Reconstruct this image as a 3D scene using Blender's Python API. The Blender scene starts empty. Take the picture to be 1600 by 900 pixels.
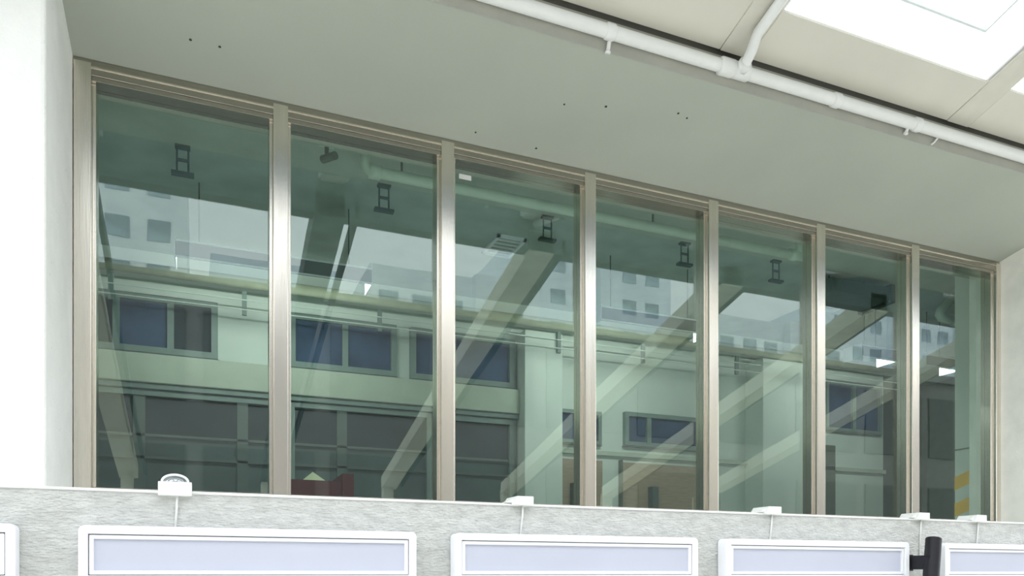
import bpy, math, random
from mathutils import Vector, Matrix
random.seed(7)
S = bpy.context.scene
C = S.collection
# ---------------------------------------------------------------- camera
D = 5.5                                   # camera to window plane
F = 1200.0                                # focal length in pixels of a 1600 px frame
TH = math.atan(F / 2946.0)                # yaw towards the right
cam = bpy.data.cameras.new('camera'); camo = bpy.data.objects.new('camera', cam); C.objects.link(camo)
camo.location = (0, -D, 0); camo.rotation_euler = (math.pi/2, 0, -TH)
cam.sensor_fit = 'HORIZONTAL'; cam.sensor_width = 36; cam.lens = F*36/1600
cam.shift_y = 446/1600.0; cam.clip_start = .05; cam.clip_end = 500
S.camera = camo
# ---------------------------------------------------------------- sky
SKY = 3.2
w = bpy.data.worlds.new('overcast_sky'); S.world = w; w.use_nodes = True
bg = w.node_tree.nodes['Background']; bg.inputs[0].default_value = (.93, .97, 1, 1); bg.inputs[1].default_value = SKY
S.view_settings.view_transform = 'Standard'; S.view_settings.look = 'None'
S.view_settings.gamma = 1; S.view_settings.use_curve_mapping = False
S.view_settings.exposure = 0.0

# ---------------------------------------------------------------- materials
def mat(name, col, rough=.6, metal=0, var=.06, scale=6, bump=0, bscale=40, emit=0, spec=.3, stretch=None, pits=False):
    m = bpy.data.materials.new(name); m.use_nodes = True
    n, l = m.node_tree.nodes, m.node_tree.links
    b = n['Principled BSDF']
    b.inputs['Roughness'].default_value = rough; b.inputs['Metallic'].default_value = metal
    b.inputs['Specular IOR Level'].default_value = spec
    tc = n.new('ShaderNodeTexCoord'); mp = n.new('ShaderNodeMapping'); l.new(tc.outputs['Object'], mp.inputs[0])
    if stretch: mp.inputs['Scale'].default_value = stretch
    nz = n.new('ShaderNodeTexNoise'); nz.inputs['Scale'].default_value = scale; nz.inputs['Detail'].default_value = 5
    l.new(mp.outputs[0], nz.inputs['Vector'])
    rp = n.new('ShaderNodeValToRGB'); e = rp.color_ramp.elements
    e[0].position = .3; e[1].position = .7
    e[0].color = (*[max(0, c*(1-var)) for c in col], 1); e[1].color = (*[min(1, c*(1+var)) for c in col], 1)
    l.new(nz.outputs['Fac'], rp.inputs[0])
    out = rp.outputs[0]
    if pits:
        vz = n.new('ShaderNodeTexNoise'); vz.inputs['Scale'].default_value = 26; vz.inputs['Detail'].default_value = 3; l.new(tc.outputs['Object'], vz.inputs['Vector'])
        pr = n.new('ShaderNodeValToRGB'); pr.color_ramp.elements[0].position = .70; pr.color_ramp.elements[1].position = .78
        l.new(vz.outputs['Fac'], pr.inputs[0])
        mx = n.new('ShaderNodeMixRGB'); l.new(pr.outputs[0], mx.inputs[0]); l.new(out, mx.inputs[1]); mx.inputs[2].default_value = (*[c*.72 for c in col], 1)
        out = mx.outputs[0]
    l.new(out, b.inputs['Base Color'])
    if bump:
        bz = n.new('ShaderNodeTexNoise'); bz.inputs['Scale'].default_value = bscale; bz.inputs['Detail'].default_value = 6
        l.new(mp.outputs[0], bz.inputs['Vector'])
        bp = n.new('ShaderNodeBump'); bp.inputs['Strength'].default_value = bump; bp.inputs['Distance'].default_value = .02
        l.new(bz.outputs['Fac'], bp.inputs['Height']); l.new(bp.outputs[0], b.inputs['Normal'])
    if emit:
        b.inputs['Emission Color'].default_value = (*col, 1); b.inputs['Emission Strength'].default_value = emit
    return m

def glass(name, refl, tint, rtint=(1, 1, 1), rough=0.0):
    m = bpy.data.materials.new(name); m.use_nodes = True
    n, l = m.node_tree.nodes, m.node_tree.links
    n.remove(n['Principled BSDF'])
    t = n.new('ShaderNodeBsdfTransparent'); t.inputs[0].default_value = (*tint, 1)
    g = n.new('ShaderNodeBsdfGlossy'); g.inputs['Roughness'].default_value = rough; g.inputs[0].default_value = (*rtint, 1)
    # faint waviness and grime of float glass
    mx = n.new('ShaderNodeMixShader'); mx.inputs[0].default_value = refl
    tc = n.new('ShaderNodeTexCoord'); nz = n.new('ShaderNodeTexNoise'); nz.inputs['Scale'].default_value = 1.2
    bp = n.new('ShaderNodeBump'); bp.inputs['Strength'].default_value = .012; bp.inputs['Distance'].default_value = .05
    l.new(tc.outputs['Object'], nz.inputs['Vector']); l.new(nz.outputs['Fac'], bp.inputs['Height']); l.new(bp.outputs[0], g.inputs['Normal'])
    l.new(t.outputs[0], mx.inputs[1]); l.new(g.outputs[0], mx.inputs[2]); l.new(mx.outputs[0], n['Material Output'].inputs[0])
    return m

M = dict(
    pier=mat('white_render', (.88, .88, .86), .9, bump=.35, bscale=55, var=.03, pits=True),
    stucco=mat('rough_stucco', (.62, .63, .61), .9, bump=1.0, bscale=62, var=.12, scale=22, stretch=(.55, 1, 1.5)),
    jamb=mat('jamb_plaster', (.86, .85, .79), .9, bump=.15, bscale=60, var=.05),
    soffit=mat('soffit_paint', (.425, .455, .395), .85, var=.03, scale=1.5, bump=.03),
    fascia=mat('fascia_paint', (.42, .42, .37), .85, var=.06, scale=5, bump=.08),
    cap=mat('cap_paint', (.80, .80, .79), .8, bump=.2, var=.03),
    white=mat('white_paint', (.80, .81, .79), .5, var=.03, bump=.12, bscale=70),
    gloss=mat('white_plastic', (.88, .89, .93), .35, var=.01),
    lav=mat('lavender_panel', (.55, .575, .68), .3, var=.02, scale=2),
    seam=mat('dark_seam', (.28, .27, .28), .8),
    panel=mat('canopy_panel', (.68, .66, .58), .6, var=.04, scale=1.5),
    beam=mat('canopy_beam', (.66, .64, .56), .6, var=.05),
    rafter=mat('rafter_paint', (.85, .82, .70), .6, var=.05),
    ridge=mat('ridge_steel', (.12, .15, .16), .6, var=.1),
    gap=mat('gap_shade', (.13, .13, .11), .9),  # dark tone stands in for the shade in the slot above the pipe
    dark=mat('dark_void', (.06, .06, .055), .9),
    steel=mat('brushed_steel', (.80, .75, .67), .25, 1, var=.05, scale=30, stretch=(1, 1, .03), bump=.03, bscale=120),
    steelh=mat('brushed_steel_shaded', (.45, .42, .37), .20, 1, var=.05, scale=30, stretch=(.03, 1, 1), bump=.03, bscale=120),  # copy of the steel, darkened to carry the dim reflections of the head
    glass=glass('window_glass', .075, (.82, .90, .87), (.93, 1, .99)),
    skyglass=glass('roof_glass', .06, (.95, .97, .97)),
    clear=glass('dome_glass', .25, (.85, .9, .95)),
    black=mat('black_metal', (.012, .012, .016), .45),
    iwall=mat('interior_wall', (.66, .72, .66), .8, var=.04, scale=2),
    ilight=mat('interior_wall_trim', (.48, .53, .44), .8, var=.04),
    iceil=mat('interior_ceiling', (.46, .52, .47), .9, var=.1, scale=3),
    ifloor=mat('interior_floor', (.42, .44, .42), .5),
    iframe=mat('interior_window_frame', (.20, .26, .24), .5),
    ibeam=mat('cornice_pipe_paint', (.46, .49, .35), .6, var=.08),
    bluepane=mat('blue_window_pane', (.045, .075, .14), .55, var=.3, scale=2, spec=.1),
    tealpane=mat('teal_window_pane', (.02, .035, .04), .55, var=.3, scale=2, spec=.1),
    greypane=mat('pale_lower_panel', (.085, .115, .115), .4, var=.15, scale=2),
    brown=mat('brown_door', (.36, .28, .20), .6, var=.1, stretch=(1, 1, 8)),
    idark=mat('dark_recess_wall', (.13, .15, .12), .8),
    hanger=mat('hanger_steel', (.09, .12, .11), .6),
    duct=mat('duct_steel', (.10, .13, .12), .6),
    ipipe=mat('interior_pipe_paint', (.68, .76, .68), .5),
    tube=mat('fluorescent_tube', (1, 1, .97), .5, emit=160),
    refl=mat('lamp_reflector', (.16, .18, .18), .6, 0),
    yellow=mat('yellow_stripe', (.95, .50, .01), .6, var=.1),
    red=mat('red_box', (.15, .02, .03), .6), cream=mat('cream_paper', (.8, .78, .5), .7),
    ground=mat('pavement', (.62, .61, .57), .9, var=.1, bump=.2),
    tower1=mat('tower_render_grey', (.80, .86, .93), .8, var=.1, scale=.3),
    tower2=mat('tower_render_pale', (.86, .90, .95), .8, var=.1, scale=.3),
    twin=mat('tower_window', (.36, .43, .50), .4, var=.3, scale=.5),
    opp=mat('opposite_cladding', (.235, .23, .22), .6, var=.15, scale=.3),
    oppw=mat('opposite_glazing', (.13, .13, .13), .4, spec=.2),
)

# ---------------------------------------------------------------- mesh helpers
def link(name, verts, faces, m, parent=None, smooth=False, bevel=0):
    me = bpy.data.meshes.new(name); me.from_pydata([tuple(v) for v in verts], [], faces); me.update()
    me.materials.append(M[m] if isinstance(m, str) else m)
    o = bpy.data.objects.new(name, me); C.objects.link(o)
    if parent: o.parent = parent
    if smooth:
        for p in me.polygons: p.use_smooth = True
    if bevel:
        bm = o.modifiers.new('bevel', 'BEVEL'); bm.width = bevel; bm.segments = 2; bm.limit_method = 'ANGLE'
    return o
class MB:
    def __init__(s): s.v = []; s.f = []
    def hexa(s, p):               # 8 points: bottom ring 0-3, top ring 4-7
        k = len(s.v); s.v += [Vector(q) for q in p]
        s.f += [tuple(k+i for i in q) for q in ((3, 2, 1, 0), (4, 5, 6, 7), (0, 1, 5, 4), (1, 2, 6, 5), (2, 3, 7, 6), (3, 0, 4, 7))]; return s
    def box(s, x0, x1, y0, y1, z0, z1):
        return s.hexa([(x0, y0, z0), (x1, y0, z0), (x1, y1, z0), (x0, y1, z0), (x0, y0, z1), (x1, y0, z1), (x1, y1, z1), (x0, y1, z1)])
    def slab(s, x0, x1, ya, yb, fn, t):        # slab following z = fn(y) underneath, thickness t
        return s.hexa([(x0, yb, fn(yb)), (x1, yb, fn(yb)), (x1, ya, fn(ya)), (x0, ya, fn(ya)),
                       (x0, yb, fn(yb)+t), (x1, yb, fn(yb)+t), (x1, ya, fn(ya)+t), (x0, ya, fn(ya)+t)])
    def tube(s, pts, r, n=14, cap=True):
        pts = [Vector(p) for p in pts]; k = len(s.v); up = None
        for i, p in enumerate(pts):
            d = (pts[min(i+1, len(pts)-1)] - pts[max(i-1, 0)]).normalized()
            if up is None: up = d.orthogonal().normalized()
            up = (up - d*up.dot(d)).normalized(); sd = d.cross(up)
            rr = r[i] if isinstance(r, (list, tuple)) else r
            for j in range(n):
                a = 2*math.pi*j/n; s.v.append(p + (up*math.cos(a) + sd*math.sin(a))*rr)
        for i in range(len(pts)-1):
            for j in range(n):
                a = k+i*n+j; b = k+i*n+(j+1) % n; s.f.append((a, b, b+n, a+n))
        if cap:
            s.f.append(tuple(k+j for j in range(n-1, -1, -1))); e = k+(len(pts)-1)*n; s.f.append(tuple(e+j for j in range(n)))
        return s
    def ring(s, x0, x1, z0, z1, t, r, y0, y1, ri=None):      # rounded rectangular frame in the xz plane
        ri = max(r-t, .002) if ri is None else ri
        def loop(a, b, c, d, q, y):
            o = []
            for cx, cz, st in ((b-q, d-q, 0), (a+q, d-q, 90), (a+q, c+q, 180), (b-q, c+q, 270)):
                for i in range(5):
                    g = math.radians(st + 22.5*i); o.append(Vector((cx+q*math.cos(g), y, cz+q*math.sin(g))))
            return o
        k = len(s.v); L = [loop(x0, x1, z0, z1, r, y0), loop(x0, x1, z0, z1, r, y1),
                           loop(x0+t, x1-t, z0+t, z1-t, ri, y1), loop(x0+t, x1-t, z0+t, z1-t, ri, y0)]
        for q in L: s.v += q
        for a in range(4):
            b = (a+1) % 4
            for i in range(20):
                j = (i+1) % 20; s.f.append((k+a*20+i, k+a*20+j, k+b*20+j, k+b*20+i))
        return s
    def build(s, name, m, parent=None, smooth=False, bevel=0): return link(name, s.v, s.f, m, parent, smooth, bevel)
def box(name, m, parent, *a, bevel=0): return MB().box(*a).build(name, m, parent, bevel=bevel)
def tag(o, label=None, cat=None, group=None, kind=None):
    if label: o['label'] = label
    if cat: o['category'] = cat
    if group: o['group'] = group
    if kind: o['kind'] = kind
    return o
def empty(name, loc=(0, 0, 0)):
    o = bpy.data.objects.new(name, None); C.objects.link(o); o.location = loc; o.empty_display_size = .1; return o
def local(o):                                # parts built in world space, parented to a placed empty
    bpy.context.view_layer.update(); 
    for c in o.children: c.matrix_parent_inverse = o.matrix_world.inverted()
def thing(name, label, cat, group=None): return tag(empty(name), label, cat, group)
def struct(o, label): return tag(o, label, None, None, 'structure')

# ================================================================= SETTING
GZ = -1.6
struct(box('floor', 'ground', None, -70, 110, -130, .3, GZ-.2, GZ), 'pale pavement outside below the window')
# parapet wall with its rounded cap
struct(box('wall_front', 'stucco', None, -6, 16, -1.15, -.05, GZ, .412), 'rough white stucco parapet wall below the long window')
cap = MB()
cap.box(-6, 16, -1.158, .02, .4125, .428)
struct(cap.build('trim_1', 'cap', bevel=.006), 'smooth white painted cap along the top of the parapet')
# piers left and right of the window
struct(box('wall_left', 'pier', None, -6, -.735, -.92, .35, GZ, 3.6, bevel=.02), 'bright white rendered pier to the left of the window')
struct(box('wall_right', 'jamb', None, 7.735, 16, -.32, .35, GZ, 3.6, bevel=.012), 'pale plastered wall closing the window recess at its right')
SO = lambda y: 3.25 + .196*(-y)             # sloping soffit
SE = -1.03
v = [(-6, .45, SO(0)), (16, .45, SO(0)), (16, 0, SO(0)), (-6, 0, SO(0)), (16, SE, SO(SE)), (-6, SE, SO(SE)),
     (-6, .45, 3.66), (16, .45, 3.66), (16, SE, 3.66), (-6, SE, 3.66)]
f = [(0, 3, 2, 1), (3, 5, 4, 2), (5, 9, 8, 4), (9, 6, 7, 8), (6, 0, 1, 7), (0, 6, 9, 5, 3), (1, 2, 4, 8, 7)]
ceil = struct(link('ceiling', v, [tuple(reversed(q)) for q in f], 'soffit'), 'grey green painted sloping soffit over the window')
fas = struct(MB().box(-6, 16, SE-.006, SE+.002, SO(SE)-.004, 3.655).build('trim_2', 'fascia'), 'grey fascia strip along the outer edge of the soffit')
for x, y in ((3.27, -.72), (3.36, -.70), (2.72, -.62), (2.42, -.55), (-.05, -.33), (.12, -.33), (1.9, -.12), (2.4, -.10)):
    z = SO(y); q = MB().tube([(x, y, z-.003), (x, y, z+.01)], .007+.004*random.random(), 8).build('drill_hole', 'dark', ceil)

# ---------------------------------------------------------------- steel framed window
win = struct(empty('window_1'), 'long stainless steel framed window of seven tall greenish panes')
MX = [-.68 + 1.2*k for k in range(8)]
ZB, ZT, YG = .435, 3.248, .10
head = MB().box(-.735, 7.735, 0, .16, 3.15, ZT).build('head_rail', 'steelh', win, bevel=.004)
MB().box(-.735, 7.735, -.008, 0, 3.196, 3.203).build('head_seam', 'steel', head)
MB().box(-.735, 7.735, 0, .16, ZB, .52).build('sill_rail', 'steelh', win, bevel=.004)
for i, x in enumerate(MX):
    a, b = (x-.05, x+.05)
    MB().box(a, b, -.012, .16, ZB, 3.225).build('mullion', 'steel', win, bevel=.005)
for i in range(7):
    a, b = MX[i]+.05, MX[i+1]-.05
    t = .022
    p = MB().box(a+t, b-t, YG, YG+.008, .55, 3.12).build('pane', 'glass', win)
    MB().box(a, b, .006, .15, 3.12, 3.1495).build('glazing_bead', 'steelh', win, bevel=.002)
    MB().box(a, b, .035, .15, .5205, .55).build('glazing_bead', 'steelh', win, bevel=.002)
    for c in (a, b-t): MB().box(c, c+t, .035, .15, .55, 3.12).build('glazing_bead', 'steel', win, bevel=.003)
    if i == 2:
        q = MB()
        for k in range(6): q.box(a+.075+k*.016, a+.088+k*.016, YG-.003, YG-.001, 3.03, 3.057)
        q.box(a+.072, a+.172, YG-.001, YG-.0003, 3.025, 3.063)
        tag(q.build('sticker', 'white', p), 'small white sticker at the top of the pane')

# ---------------------------------------------------------------- interior shell
IZ, IC, YB = -.45, 3.63, 4.0
struct(box('floor', 'ifloor', None, -1.7, 13, .3, 7, IZ-.1, IZ), 'dark floor of the room behind the glass')
ic = struct(box('ceiling', 'iceil', None, -1.9, 13.2, .45, 7.2, IC, IC+.2), 'dim ceiling of the room behind the glass')
struct(box('wall_inner_left', 'iwall', None, -1.9, -1.7, .35, 7.2, IZ, IC), 'end wall of the room behind the glass, at the left')
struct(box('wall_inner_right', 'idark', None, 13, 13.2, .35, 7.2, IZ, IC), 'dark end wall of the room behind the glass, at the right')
wb = struct(empty('wall_back'), 'pale green back wall of the room behind the glass')
box('wall_panel', 'iwall', wb, -1.7, 10.6, YB+.06, YB+.2, IZ, IC)
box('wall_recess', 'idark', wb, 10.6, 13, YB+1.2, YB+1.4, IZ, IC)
box('ledge', 'ilight', wb, -1.7, 3.95, YB-.10, YB+.06, 2.12, 2.44, bevel=.01)
box('ledge_shadow_strip', 'iframe', wb, -1.7, 3.95, YB-.06, YB+.06, 2.06, 2.115)  # dark strip painted in for the shade under the ledge
box('pilaster', 'iwall', wb, 3.95, 4.5, YB-.25, YB+.06, IZ, 3.2, bevel=.01)
box('wall_coping', 'ilight', wb, 4.5, 10.6, YB, YB+.06, 1.66, 1.72)
box('pilaster', 'iwall', wb, 7.75, 8.55, YB-.35, YB+.06, IZ, 3.2, bevel=.01)
nw = [1]
def iwin(x0, x1, z0, z1, pane, label, posts=(), bars=(), fr=.07, low=None, bm='iframe', pw=.035):
    nw[0] += 1
    w_ = struct(empty('window_%d' % nw[0]), label)
    f_ = MB().ring(x0, x1, z0, z1, fr, .004, YB-.02, YB+.07, .003).build('frame', 'iframe', w_)
    box('window_shadow_line', 'seam', f_, x0-.015, x1+.015, YB-.005, YB+.0605, z0-.015, z0)
    xs = [x0+fr] + list(posts) + [x1-fr]
    for p in posts: box('post', bm, w_, p-pw, p+pw, YB-.01, YB+.06, z0+fr, z1-fr)
    zs = [z0+fr] + list(bars) + [z1-fr]
    for b in bars: box('transom', bm, w_, x0+fr, x1-fr, YB-.01, YB+.06, b-.014, b+.014)
    for i in range(len(xs)-1):
        for j in range(len(zs)-1):
            pm = pane if not (low and j < len(zs)-2) else low
            if isinstance(pm, (tuple, list)): pm = pm[i % len(pm)]
            box('pane', pm, w_, xs[i], xs[i+1], YB+.035, YB+.05, zs[j], zs[j+1])
    return w_
iwin(-1.5, .2, 2.47, 3.12, ('tealpane', 'bluepane', 'tealpane'), 'upper back wall window with blue panes behind the first pane', posts=(-.85, -.3))
iwin(1.0, 2.3, 2.47, 3.12, 'bluepane', 'upper back wall window behind the second pane', posts=(1.66,))
iwin(2.48, 3.9, 2.47, 3.12, 'bluepane', 'upper back wall window beside the pale pilaster', posts=(3.05,))
iwin(-1.5, .95, .1, 2.05, 'tealpane', 'tall lower back wall window behind the first pane', posts=(-.62, .47), bars=(1.3, 1.55), fr=.06, low='greypane', bm='duct', pw=.06)
iwin(1.0, 2.75, .1, 2.05, 'tealpane', 'tall lower back wall window behind the second pane', posts=(1.62,), bars=(1.3, 1.55), fr=.06, low='greypane', bm='duct', pw=.06)
iwin(2.8, 3.9, .1, 2.05, 'tealpane', 'narrow lower back wall window beside the pale pilaster', bars=(1.3, 1.5), fr=.07, low='greypane', bm='duct')
iwin(4.55, 5.22, 1.8, 2.26, 'bluepane', 'small framed back wall window just right of the pilaster', fr=.05)
iwin(5.6, 6.9, 1.82, 2.3, 'bluepane', 'small wide framed back wall window behind the fourth pane', fr=.06, posts=(6.0,))
iwin(8.6, 9.2, 2.42, 2.8, 'bluepane', 'small back wall window behind the fifth pane', fr=.04)
iwin(9.3, 10.5, 2.3, 3.1, 'bluepane', 'blue back wall window behind the sixth pane', fr=.05, posts=(9.9,))
for n, (x0, x1, z1, m_, lb) in enumerate(((4.52, 5.24, 1.58, 'brown', 'brown door right of the pale pilaster, behind the glass'),
                                     (5.56, 7.0, 1.58, 'brown', 'wide brown double door behind the fourth pane'),
                                     (8.68, 9.5, 2.06, 'idark', 'dark doorway behind the fifth pane'))):
    d_ = struct(empty('door_%d' % (n+1)), lb)
    box('leaf', m_, d_, x0, x1, YB+.0, YB+.05, IZ, z1)
    box('frame', 'idark', d_, x0-.03, x0, YB-.02, YB+.06, IZ, z1+.03)
    box('handle_post', 'hanger', d_, x0+.42*(x1-x0)*.7, x0+.42*(x1-x0)*.7+.10, YB-.12, YB-.0, IZ, 1.24 if n < 2 else .9)
# striped inner pier at the right end
ip = struct(box('wall_inner_pier', 'iwall', None, 8.0, 8.4, .2, .72, IZ, IC), 'pale inner pier with two yellow stripes at the right end')
def stripe(z):
    y0, y1, h, s_ = .2, .722, .15, .33
    x = 7.997
    MB().hexa([(x, y1, z-s_*(y1-y0)), (x, y0, z), (8.0, y0, z), (8.0, y1, z-s_*(y1-y0)),
               (x, y1, z-s_*(y1-y0)+h), (x, y0, z+h), (8.0, y0, z+h), (8.0, y1, z-s_*(y1-y0)+h)]).build('stripe', 'yellow', ip)
stripe(.82); stripe(1.12)
box('handrail_line', 'hanger', ip, 7.992, 8.0, .2, .72, 1.40, 1.415)

# ---------------------------------------------------------------- far surroundings (seen mirrored in the panes)
ob = thing('facing_building', 'dark glazed building mirrored low in the window panes', 'building')
OY = -16.4
box('wall', 'opp', ob, -22, 48, OY-9, OY, GZ, 7.6)
for k in range(20):
    x = -20+k*3.35
    for z0, z1 in ((4.6, 7.0), (.8, 3.4)):
        box('window', 'oppw', ob, x, x+2.9, OY, OY+.06, z0, z1)
box('parapet', 'opp', ob, -22, 48, OY-.3, OY+.2, 7.6, 7.9)
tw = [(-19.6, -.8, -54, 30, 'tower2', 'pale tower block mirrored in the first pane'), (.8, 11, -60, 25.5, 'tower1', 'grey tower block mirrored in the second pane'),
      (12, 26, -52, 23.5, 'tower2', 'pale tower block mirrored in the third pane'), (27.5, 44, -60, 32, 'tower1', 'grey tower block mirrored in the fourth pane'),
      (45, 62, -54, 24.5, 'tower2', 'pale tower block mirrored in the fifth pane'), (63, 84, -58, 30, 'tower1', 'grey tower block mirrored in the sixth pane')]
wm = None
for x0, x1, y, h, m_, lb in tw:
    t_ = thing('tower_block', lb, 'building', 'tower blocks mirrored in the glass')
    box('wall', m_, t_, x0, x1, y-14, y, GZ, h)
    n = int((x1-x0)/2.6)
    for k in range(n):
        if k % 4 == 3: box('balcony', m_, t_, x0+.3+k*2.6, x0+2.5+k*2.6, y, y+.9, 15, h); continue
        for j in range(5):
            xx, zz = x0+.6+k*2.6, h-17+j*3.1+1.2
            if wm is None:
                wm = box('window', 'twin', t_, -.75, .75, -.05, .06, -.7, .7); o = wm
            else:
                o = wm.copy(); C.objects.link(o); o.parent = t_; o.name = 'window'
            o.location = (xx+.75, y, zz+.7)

# ================================================================= CANOPY
CA = lambda y: 3.374 + .28*(-y)
can = thing('skylight_canopy', 'pale canopy with bright roof lights above the soffit', 'canopy')
BX = [-5.555 + 2.235*k for k in range(9)]      # beam left edges
RY = -2.30
for k, x in enumerate(BX):
    MB().slab(x, x+.235, -1.06, RY, CA, .16).build('beam', 'beam', can, bevel=.003)
    if k < len(BX)-1:
        a, b = x+.240, BX[k+1]-.005
        MB().slab(a, b, -1.06, -1.41, lambda y: CA(y)+.004, .02).build('panel', 'panel', can, bevel=.003)
        sk = MB().slab(a, b, -1.41, RY, lambda y: CA(y)+.12, .012).build('skylight_pane', 'skyglass', can)
        g = lambda y: CA(y)+.02
        for c in (a, b-.02): MB().slab(c, c+.02, -1.41, RY, g, .09).build('skylight_frame', 'gloss', sk)
        hb = MB(); h = lambda y: CA(y)+.135
        hb.slab(a+.50, b-.30, -1.60, -1.615, h, .03); hb.slab(b-.30, b-.285, -1.60, RY, h, .03); hb.slab(a+.50, a+.515, -1.60, RY, h, .03)
        hb.build('glazing_bar', 'white', sk)
MB().box(-6, 16, -1.16, -.95, 3.76, 3.82).box(-6, 16, -1.0, -.95, 3.655, 3.765).build('shadow_gap', 'gap', can)
MB().box(-6, 16, RY-.16, RY, 3.68, 4.32).build('sky_block_beam', 'ridge', can)  # added beam, out of direct view, blocks sky from the upper reflections
for kr, x in enumerate((-1.05, 1.40, 3.78, 6.45, 8.95, 11.5)):
    z = lambda yp: 4.28-.248*yp               # yp: distance behind the mirror plane
    y0, y1 = 2.5, 10.2
    MB().hexa([(x-.31, .2-y1, z(y1)), (x, .2-y1, z(y1)), (x, .2-y0, z(y0)), (x-.31, .2-y0, z(y0)),
               (x-.31, .2-y1, z(y1)+.25), (x, .2-y1, z(y1)+.25), (x, .2-y0, z(y0)+.25), (x-.31, .2-y0, z(y0)+.25)]).build('rafter', 'ridge' if kr == 1 else 'rafter', can, bevel=.004)
    MB().hexa([(x+.10, .2-y1, z(y1)+.06), (x+.15, .2-y1, z(y1)+.06), (x+.15, .2-y0, z(y0)+.06), (x+.10, .2-y0, z(y0)+.06),
               (x+.10, .2-y1, z(y1)+.2), (x+.15, .2-y1, z(y1)+.2), (x+.15, .2-y0, z(y0)+.2), (x+.10, .2-y0, z(y0)+.2)]).build('rafter_rail', 'ridge', can)
    box('post', 'rafter', can, x-.28, x-.08, .2-y1-.1, .2-y1+.1, GZ, z(y1)+.1)
local(can)

# ---------------------------------------------------------------- white pipe below the canopy
PY, PZ, PR = -1.085, 3.545, .043
pipe = thing('ceiling_pipe', 'thick white painted pipe running along the soffit edge, with branch', 'pipe')
el = [(1.33, PY, 3.66), (1.33, PY, PZ+.05), (1.345, PY, PZ+.015), (1.38, PY, PZ), (1.45, PY, PZ)]
MB().tube(el + [(16, PY, PZ)], PR, 18).build('main_pipe', 'white', pipe, smooth=True)
def coup(x, l=.09, r=.057): MB().tube([(x-l/2-.012, PY, PZ), (x-l/2, PY, PZ), (x+l/2, PY, PZ), (x+l/2+.012, PY, PZ)], [PR, r, r, PR], 18).build('coupling', 'white', pipe, smooth=True)
for x in (1.45, 2.49, 4.42, 5.25, 6.9, 8.4): coup(x, .05, .051)
coup(3.42, .10, .058)
BXA = 3.53
br = MB().tube([(BXA, PY, PZ), (BXA, PY-.07, PZ+.015), (BXA, PY-.13, PZ+.06), (BXA, -1.28, CA(-1.28)-.045), (BXA, -2.25, CA(-2.25)-.045)], .036, 14).build('branch_pipe', 'white', pipe, smooth=True)
MB().tube([(BXA-.07, PY, PZ), (BXA+.07, PY, PZ)], .055, 16).build('tee_fitting', 'white', pipe, smooth=True)
MB().tube([(BXA, PY-.02, PZ), (BXA, PY-.075, PZ+.018)], .048, 14).build('tee_socket', 'white', pipe, smooth=True)
for x, l in ((2.50, .075), (5.18, .03)):
    n_ = MB().tube([(x, PY+.02, PZ-.03), (x-.005, PY+.035, PZ-.03-l)], .013, 10).build('drop_nozzle', 'white', pipe, smooth=True)
    MB().tube([(x-.005, PY+.035, PZ-.03-l), (x-.006, PY+.037, PZ-.042-l)], .019, 10).build('nozzle_tip', 'cap', n_, smooth=True)
MB().tube([(5.52, PY+.03, PZ-.03), (5.50, SE-.012, PZ-.06), (5.47, SE-.01, PZ-.085)], .008, 8).build('wire_end', 'white', pipe)
local(pipe)

# ================================================================= LIGHT BOXES ON THE PARAPET
WY = -1.15
names = ['white framed light box cut off at the left edge, beside the pier', 'white framed light box below the first two panes',
         'white framed light box below the third and fourth panes', 'white framed light box left of the black wall lamp',
         'white framed light box right of the black wall lamp']
def light_box(x0, lb):
    x1, z0, z1 = x0+1.69, -.052, .236
    t = thing('light_box', lb, 'light box', 'row of white light boxes on the parapet')
    t.location = ((x0+x1)/2, WY, z0)
    MB().ring(x0, x1, z0, z1, .042, .028, WY-.10, WY-.005).build('casing', 'gloss', t, bevel=.004)
    box('backing', 'seam', t, x0+.03, x1-.03, WY-.06, WY-.005, z0+.03, z1-.03)  # dark colour stands for the shadow gap around the inner frame
    f_ = MB().ring(x0+.046, x1-.046, z0+.046, z1-.046, .02, .004, WY-.09, WY-.055, .003).build('inner_frame', 'gloss', t, bevel=.002)
    box('front_panel', 'lav', t, x0+.064, x1-.064, WY-.078, WY-.058, z0+.064, z1-.064)
    local(t)
for k, x0 in enumerate((-2.495, -.545, 1.375, 3.292, 5.362)): light_box(x0, names[k])

# black wall lamp between the boxes
bl = thing('wall_lamp', 'black cylindrical wall lamp on a bracket between two light boxes', 'lamp'); bl.location = (4.98, WY, .08)
p0, p1 = Vector((4.98, -1.42, -.22)), Vector((5.10, -1.36, .262))
d = (p1-p0).normalized()
MB().tube([p0, p0+d*.01, p1-d*.004, p1], [.052, .056, .056, .054], 28).build('lamp_body', 'black', bl, smooth=False)
MB().tube([p1-d*.03, p1-d*.028], .05, 24).build('lamp_lens', 'seam', bl)
box('bracket', 'black', bl, 5.0, 5.09, -1.40, -1.15, .03, .135, bevel=.003)
box('wall_plate', 'black', bl, 4.985, 5.12, -1.165, -1.15, .02, .145)
local(bl)

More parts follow.
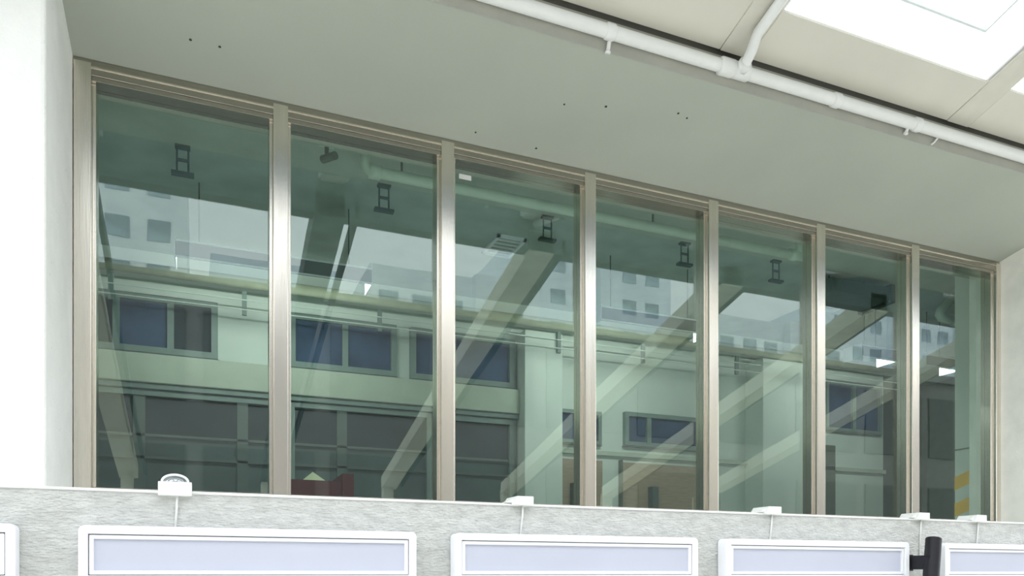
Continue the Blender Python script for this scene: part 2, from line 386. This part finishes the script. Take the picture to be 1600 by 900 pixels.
# small white cap lamps on top of the parapet, with cables
caps = [(-.115, .16, True, 'small white lamp with clear dome on the parapet below the first pane'),
        (1.83, .14, False, 'small white cap lamp on the parapet below the third pane'),
        (3.745, .14, False, 'small white cap lamp on the parapet below the fifth pane'),
        (5.20, .14, False, 'small white cap lamp on the parapet below the last mullion'),
        (5.84, .14, False, 'small white cap lamp on the parapet nearest the right wall')]
for x, wd, dome, lb in caps:
    t = thing('parapet_lamp', lb, 'lamp', 'small white lamps on the parapet'); t.location = (x, WY, .43)
    a, b = x-wd/2, x+wd/2
    z0, z1 = .40, .472
    if dome: body = MB().box(a, b, -1.19, -1.04, z0, z1)
    else:
        body = MB().hexa([(a, -1.19, z0+.015), (b, -1.19, z0+.015), (b, -1.02, z0+.03), (a, -1.02, z0+.03),
                          (a+.03, -1.19, z1), (b, -1.19, z1), (b, -1.02, z1), (a+.03, -1.02, z1)])
        body.hexa([(a-.04, -1.165, z0+.03), (a+.03, -1.165, z0+.03), (a+.03, -1.05, z0+.03), (a-.04, -1.05, z0+.03),
                   (a-.02, -1.165, z0+.036), (a+.03, -1.165, z1-.008), (a+.03, -1.05, z1-.008), (a-.02, -1.05, z0+.036)])
    body.build('housing', 'white', t, bevel=.004)
    if dome:
        dm = MB(); n, r = 20, .062
        prof = [(r*math.cos(g), .042*math.sin(g)) for g in [math.radians(9*i) for i in range(10)]]
        for q, zz in prof:
            for j in range(n): dm.v.append(Vector((x+q*math.cos(2*math.pi*j/n), -1.12+q*math.sin(2*math.pi*j/n), z1+zz)))
        for i in range(9):
            for j in range(n): dm.f.append((i*n+j, i*n+(j+1) % n, (i+1)*n+(j+1) % n, (i+1)*n+j))
        dm.build('dome', 'clear', t, smooth=True)
        pts = [(x-.062+.062*(1-math.cos(math.pi*i/14)), -1.183, z1+.036*math.sin(math.pi*i/14)) for i in range(15)]
        MB().tube(pts, .006, 8).build('dome_rim', 'gloss', t, smooth=True)
        MB().tube([(x-.05, -1.12, z1+.002), (x+.05, -1.12, z1+.002)], .012, 8).build('lamp_core', 'seam', t)
    zl = .236 if x != 5.20 else .10
    dx = .012 if not dome else .004
    MB().tube([(x+.01, -1.162, z0+.02), (x+.008, -1.158, z0-.05), (x+.005-dx, -1.157, zl)], .006, 8).build('cable', 'white', t, smooth=True)
    local(t)

# ================================================================= THINGS IN THE ROOM BEHIND THE GLASS
def lamp(xa, xb, y, z, lb):
    t = thing('fluorescent_lamp', lb, 'lamp', 'fluorescent lamps hanging behind the glass')
    box('front_skirt', 'refl', t, xa, xb, y-.16, y-.15, z-.10, z+.05)
    MB().hexa([(xa, y-.15, z+.05), (xb, y-.15, z+.05), (xb, y+.16, z+.07), (xa, y+.16, z+.07),
               (xa, y-.15, z+.06), (xb, y-.15, z+.06), (xb, y+.16, z+.08), (xa, y+.16, z+.08)]).build('reflector', 'refl', t)
    for zz in (z-.10, z+.045): box('edge_strip', 'gloss', t, xa, xb, y-.168, y-.16, zz, zz+.016)
    for dy in (-.06, .08): MB().tube([(xa+.03, y+dy, z+.03), (xb-.03, y+dy, z+.03)], .008, 10).build('tube', 'tube', t, smooth=True)
    for x in (xa, xb): box('end_cap', 'gloss', t, x-.006, x+.006, y-.16, y+.16, z-.10, z+.085)
    for x in (xa+.2, xb-.2): MB().tube([(x, y, z+.08), (x, y, IC)], .006, 6).build('hanging_rod', 'hanger', t)
lamp(-.2, 1.58, 2.2, 2.95, 'hanging fluorescent lamp behind the first and second panes')
lamp(4.15, 5.6, 2.2, 2.92, 'hanging fluorescent lamp behind the fourth pane')
lamp(8.0, 8.6, 2.2, 2.92, 'short hanging lamp behind the sixth pane')
lamp(9.15, 9.8, 2.2, 2.92, 'short hanging lamp behind the last pane')

hl = ['first', 'second', 'third', 'fourth', 'fifth']
for k, x in enumerate((-.13, 1.6, 3.28, 4.94, 6.2)):
    t = thing('ceiling_hanger', 'dark steel hanger under the ceiling behind the %s pane' % hl[k], 'bracket', 'ceiling hangers behind the glass')
    for dx in (-.045, .045): MB().tube([(x+dx, 1.6, IC), (x+dx, 1.6, 3.40)], .008, 8).build('rod', 'hanger', t)
    box('crossbar', 'hanger', t, x-.09, x+.09, 1.57, 1.63, 3.38, 3.405)
    box('top_plate', 'hanger', t, x-.06, x+.06, 1.57, 1.63, IC-.02, IC)
    box('mid_plate', 'hanger', t, x-.05, x+.05, 1.59, 1.61, 3.50, 3.52)
t = thing('air_duct', 'dark sheet steel duct hanging behind the sixth pane', 'duct')
box('duct_body', 'duct', t, 6.95, 7.9, 1.5, 1.95, 3.36, 3.52); box('duct_flange', 'hanger', t, 7.86, 7.93, 1.47, 1.98, 3.33, 3.55)
for x in (7.1, 7.66): MB().tube([(x, 1.7, 3.5), (x, 1.7, IC)], .01, 8).build('rod', 'hanger', t)
for (xa, lb) in ((2.95, 'white framed ceiling grille behind the third pane'), (7.75, 'white framed ceiling grille behind the sixth pane')):
    t = thing('ceiling_grille', lb, 'vent', 'ceiling grilles behind the glass')
    y0, y1 = 2.15, 2.65; xb = xa+.34
    for a in ((xa, xa+.035, y0, y1), (xb-.035, xb, y0, y1), (xa, xb, y0, y0+.035), (xa, xb, y1-.035, y1)): box('frame_bar', 'gloss', t, *a, IC-.03, IC)
    for k in range(5):
        yy = y0+.09+k*.085; box('slat', 'white', t, xa+.035, xb-.035, yy, yy+.022, IC-.025, IC-.012)
t = thing('ceiling_camera', 'small dark camera under the room ceiling behind the second pane', 'camera')
box('mount', 'ipipe', t, .93, 1.05, .95, 1.07, IC-.05, IC-.001); box('arm', 'hanger', t, .97, 1.0, 1.0, 1.03, 3.5, IC-.05)
MB().tube([(.96, 1.06, 3.47), (1.04, .92, 3.45)], .032, 12).build('body', 'hanger', t)
t = thing('overhead_pipe', 'pale green pipe with an elbow hanging below the room ceiling behind the glass', 'pipe')
MB().tube([(1.30, 1.0, IC-.006), (1.30, 1.0, 3.50), (1.31, 1.0, 3.455), (1.34, 1.0, 3.43), (1.40, 1.0, 3.42), (6.05, 1.0, 3.42)], .046, 16).build('run_pipe', 'ipipe', t, smooth=True)
MB().tube([(1.33, 1.0, 3.42), (1.43, 1.0, 3.42)], .060, 16).build('elbow_collar', 'ipipe', t, smooth=True)
for x in (4.72, 5.85): MB().tube([(x, 1.0, 3.42), (x+.09, 1.0, 3.42)], .058, 16).build('coupling', 'ipipe', t, smooth=True)
for x in (1.62, 4.15): MB().tube([(x, 1.0, 3.44), (x, 1.0, IC-.006)], .010, 8).build('support_rod', 'hanger', t)
MB().tube([(5.98, 1.0, 3.43), (5.98, 1.0, IC-.006)], .04, 12).build('riser', 'ipipe', t, smooth=True)
tag(MB().tube([(-1.7, 3.62, 3.27), (10.6, 3.62, 3.27)], .062, 16).build('cornice_pipe', 'ibeam', smooth=True), 'yellowish horizontal pipe high along the back wall', 'pipe')
t = thing('cable_tray', 'thin double railed cable tray under the yellowish pipe', 'cable tray')
for z in (2.98, 3.09): box('rail', 'ipipe', t, -1.7, 10.6, 3.69, 3.70, z, z+.012)
for x in (-.9, .45, 2.0, 2.9, 4.4, 5.7, 7.3, 8.8): box('rung', 'iframe', t, x, x+.05, 3.70, 3.74, 2.93, 3.2)
t = thing('elbow_pipe', 'pale green pipe with a bend behind the last pane', 'pipe')
MB().tube([(8.97, 1.4, IC), (8.95, 1.4, 3.6), (8.62, 1.4, 3.30), (8.60, 1.4, 3.25), (8.63, 1.4, 3.215), (8.70, 1.4, 3.205), (8.86, 1.4, 3.20)], .055, 14).build('bent_pipe', 'ipipe', t, smooth=True)
MB().tube([(8.83, 1.4, 3.20), (8.88, 1.4, 3.20)], .065, 14).build('collar', 'ipipe', t, smooth=True)
t = thing('display_counter', 'red box shaped counter low behind the second pane', 'counter')
box('counter_body', 'red', t, .62, 1.12, .9, 1.3, IZ, .76); box('counter_post', 'red', t, 1.09, 1.18, .85, 1.35, IZ, .82)
pc = MB(); pc.v = [Vector(q) for q in ((.78, .98, .762), (.98, .98, .762), (.98, 1.18, .762), (.78, 1.18, .762), (.88, 1.08, .85))]
pc.f = [(0, 1, 4), (1, 2, 4), (2, 3, 4), (3, 0, 4), (3, 2, 1, 0)]
tag(pc.build('paper_pyramid', 'cream'), 'small cream pyramid standing on the red counter', 'ornament')
